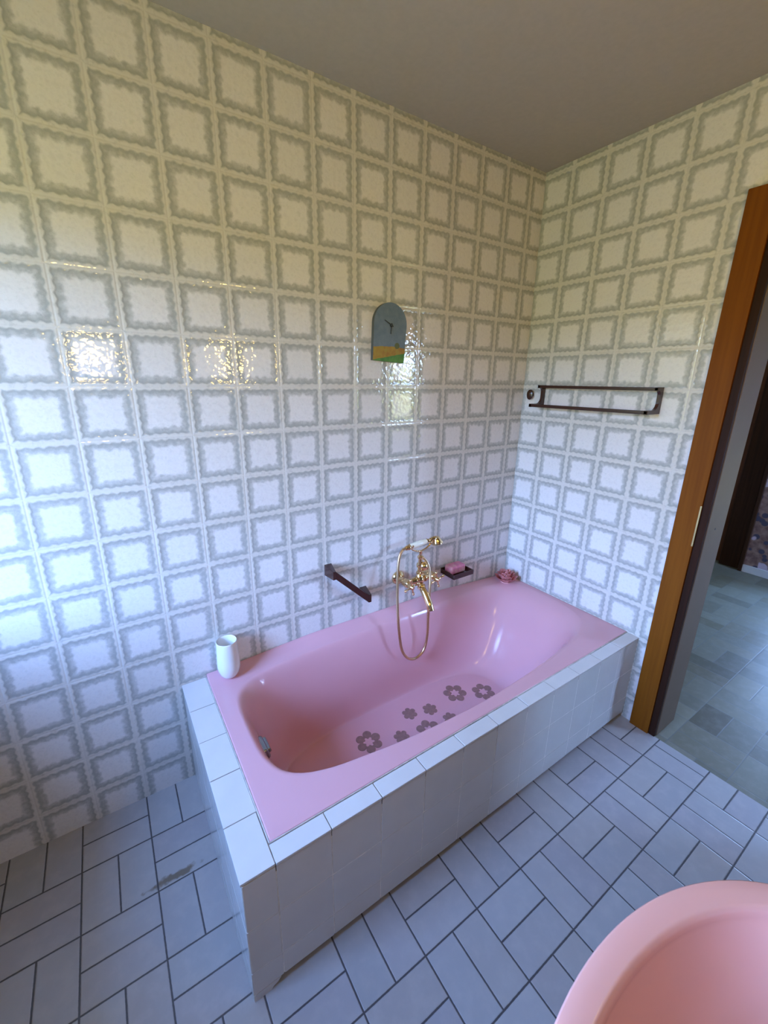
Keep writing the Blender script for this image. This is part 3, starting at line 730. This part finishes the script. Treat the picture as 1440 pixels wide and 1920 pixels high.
# ------------------------------------------------------------------ wash basin in the foreground
BX, BY, BZ = -1.435, -1.520, 0.850
wb = thing('wash_basin', 'large pink rounded ceramic basin at the lower right, nearest the camera', 'basin', (BX, BY, 0))
AO, BO = 0.312, 0.200
NB = 96
def ell(a, b, z, dy=0.0): return [(BX + a * math.cos(2 * PI * k / NB), BY + dy + b * math.sin(2 * PI * k / NB), z) for k in range(NB)]
bm = bmesh.new(); rings = []
prof = [(0.30, 0.30, -0.185), (0.55, 0.55, -0.165), (0.80, 0.80, -0.115), (0.93, 0.93, -0.060), (0.985, 0.985, -0.022), (1.0, 1.0, -0.010), (0.998, 0.998, -0.003), (0.985, 0.985, 0.0)]
for a, b, z in prof: rings.append([bm.verts.new(p) for p in ell(AO * a, BO * b, BZ + z)])
inn = [(0.296, 0.186, -0.0005), (0.2835, 0.1735, -0.0012), (0.2790, 0.1690, -0.0035), (0.2765, 0.1665, -0.0085), (0.2755, 0.1655, -0.016), (0.2745, 0.1645, -0.024), (0.265, 0.156, -0.045), (0.245, 0.142, -0.075), (0.21, 0.120, -0.105), (0.15, 0.09, -0.128), (0.08, 0.05, -0.138), (0.025, 0.025, -0.141)]
for a, b, z in inn: rings.append([bm.verts.new(p) for p in ell(a, b, BZ + z, -0.001)])
for Ar, Br in zip(rings, rings[1:]):
    for k in range(NB): bm.faces.new((Ar[k], Ar[(k + 1) % NB], Br[(k + 1) % NB], Br[k]))
bm.faces.new(rings[0][::-1]); bm.faces.new(rings[-1])
obj('bowl', bm, M['pinkceramic'], wb, smooth=60)
bm = bmesh.new(); box(bm, BX - 0.25, BX + 0.25, YF + 0.001, BY - 0.135, BZ - 0.09, BZ - 0.001, bev=0.02, seg=4); obj('tap_ledge', bm, M['pinkceramic'], wb, smooth=60)
bm = bmesh.new(); lathe(bm, [(0.0, 0.0), (0.115, 0.0), (0.115, 0.02), (0.085, 0.07), (0.07, 0.25), (0.075, 0.50), (0.10, 0.64), (0.11, 0.68), (0.0, 0.68)], (BX, BY - 0.02, 0.0), (0, 0, 1), 40, sy=0.9)
obj('pedestal', bm, M['pinkceramic'], wb, smooth=60)

# ------------------------------------------------------------------ lamps on the wall behind the camera
for lx, side in ((-1.83, 'nearer the window'), (-1.00, 'nearer the door')):
    lm = thing('wall_lamp', 'warm globe wall lamp beside the wash basin, the one ' + side, 'lamp', (lx, YF, 1.60), 'pair of globe lamps over the basin')
    bm = bmesh.new(); lathe(bm, [(0.0, 0.0), (0.045, 0.0), (0.045, 0.012), (0.02, 0.02), (0.015, 0.045), (0.03, 0.05), (0.03, 0.06), (0.0, 0.061)], (lx, YF + 0.0005, 1.60), (0, 1, 0), 24); obj('lamp_base', bm, M['gold'], lm)
    bm = bmesh.new(); ball(bm, (lx, YF + 0.130, 1.60), 0.075, seg=32); obj('lamp_globe', bm, M['bulb'], lm)
    bm = bmesh.new()
    lathe(bm, [(0.0, -0.1172), (0.0364, -0.1156), (0.0655, -0.1044), (0.0855, -0.0853), (0.0937, -0.0662), (0.09, -0.0662), (0.0818, -0.0829), (0.0637, -0.1012), (0.0346, -0.1124), (0.0, -0.114)], (lx, YF + 0.130, 1.60), (0, 0, 1), 32)
    obj('lamp_cup', bm, M['brass'], lm)

# ------------------------------------------------------------------ daylight
w = bpy.data.worlds.new('daylight'); SC.world = w; w.use_nodes = True
nt = w.node_tree; bg = nt.nodes['Background']
tc = nt.nodes.new('ShaderNodeTexCoord'); sx = nt.nodes.new('ShaderNodeSeparateXYZ'); nt.links.new(tc.outputs['Generated'], sx.inputs[0])
rp = nt.nodes.new('ShaderNodeValToRGB'); mp = nt.nodes.new('ShaderNodeMapRange'); mp.inputs[1].default_value = -1; mp.inputs[2].default_value = 1
m1 = nt.nodes.new('ShaderNodeMath'); m1.operation = 'MULTIPLY_ADD'; m1.use_clamp = True; m1.inputs[1].default_value = -2.5; m1.inputs[2].default_value = -1.6
m2 = nt.nodes.new('ShaderNodeMath'); m2.operation = 'MULTIPLY_ADD'; m2.inputs[1].default_value = 0.20
nt.links.new(sx.outputs[1], m1.inputs[0]); nt.links.new(m1.outputs[0], m2.inputs[0]); nt.links.new(sx.outputs[2], m2.inputs[2]); nt.links.new(m2.outputs[0], mp.inputs[0]); nt.links.new(mp.outputs[0], rp.inputs[0]); nt.links.new(rp.outputs[0], bg.inputs[0])
e = rp.color_ramp.elements
stops = [(0.0, (0.06, 0.07, 0.03)), (0.50, (0.10, 0.12, 0.05)), (0.54, (0.16, 0.19, 0.12)), (0.575, (0.42, 0.66, 1.18)), (0.68, (0.36, 0.62, 1.24)), (0.80, (0.22, 0.43, 0.98)), (1.0, (0.18, 0.38, 0.92))]
while len(e) < len(stops): e.new(0.5)
for el, (p, c) in zip(e, stops): el.position = p; el.color = (*c, 1)
bg.inputs[1].default_value = 59.0
def portal(name, loc, rot, sx_, sy_):
    l = bpy.data.lights.new(name, 'AREA'); l.shape = 'RECTANGLE'; l.size = sx_; l.size_y = sy_; l.cycles.is_portal = True
    o = bpy.data.objects.new(name, l); COL.objects.link(o); o.location = loc; o.rotation_euler = rot
portal('window_light_portal', (XL - 0.14, (WY0 + WY1) / 2, (WZ0 + WZ1) / 2), (0, -PI / 2, 0), WZ1 - WZ0, WY1 - WY0)
portal('hallway_window_portal', ((V0 + V1) / 2, HY0 - 0.14, (V2 + V3) / 2), (PI / 2, 0, PI), V1 - V0, V3 - V2)

portal('added_opening_portal', (HX + 0.14, (U0 + U1) / 2, (U2 + U3) / 2), (0, PI / 2, 0), U3 - U2, U1 - U0)

# ------------------------------------------------------------------ camera
cam = bpy.data.cameras.new('camera'); co = bpy.data.objects.new('camera', cam); COL.objects.link(co); SC.camera = co
F, CX, CY = 783.348, 709.291, 945.381
cam.sensor_fit = 'VERTICAL'; cam.sensor_height = 36.0; cam.lens = 36.0 * F / 1920
cam.shift_x = (720 - CX) / 1920; cam.shift_y = (CY - 960) / 1920
cam.clip_start = 0.02
ROWS = [[0.8365593, -0.5477814, 0.0102046], [-0.1479786, -0.2438446, -0.9584582], [0.5275139, 0.800297, -0.2850504]]
r = Matrix(ROWS)
co.matrix_world = Matrix.Translation((-1.83757, -1.44738, 1.49283)) @ Matrix((r[0], -r[1], -r[2])).transposed().to_4x4()
vs = SC.view_settings
SC.display_settings.display_device = 'sRGB'
vs.view_transform = 'Standard'; vs.look = 'None'; vs.gamma = 1.0; vs.use_curve_mapping = False; vs.exposure = 0.0
SC.cycles.use_denoising = True
SC.cycles.max_bounces = 10; SC.cycles.diffuse_bounces = 6; SC.cycles.glossy_bounces = 5
SC.cycles.sample_clamp_indirect = 8.0
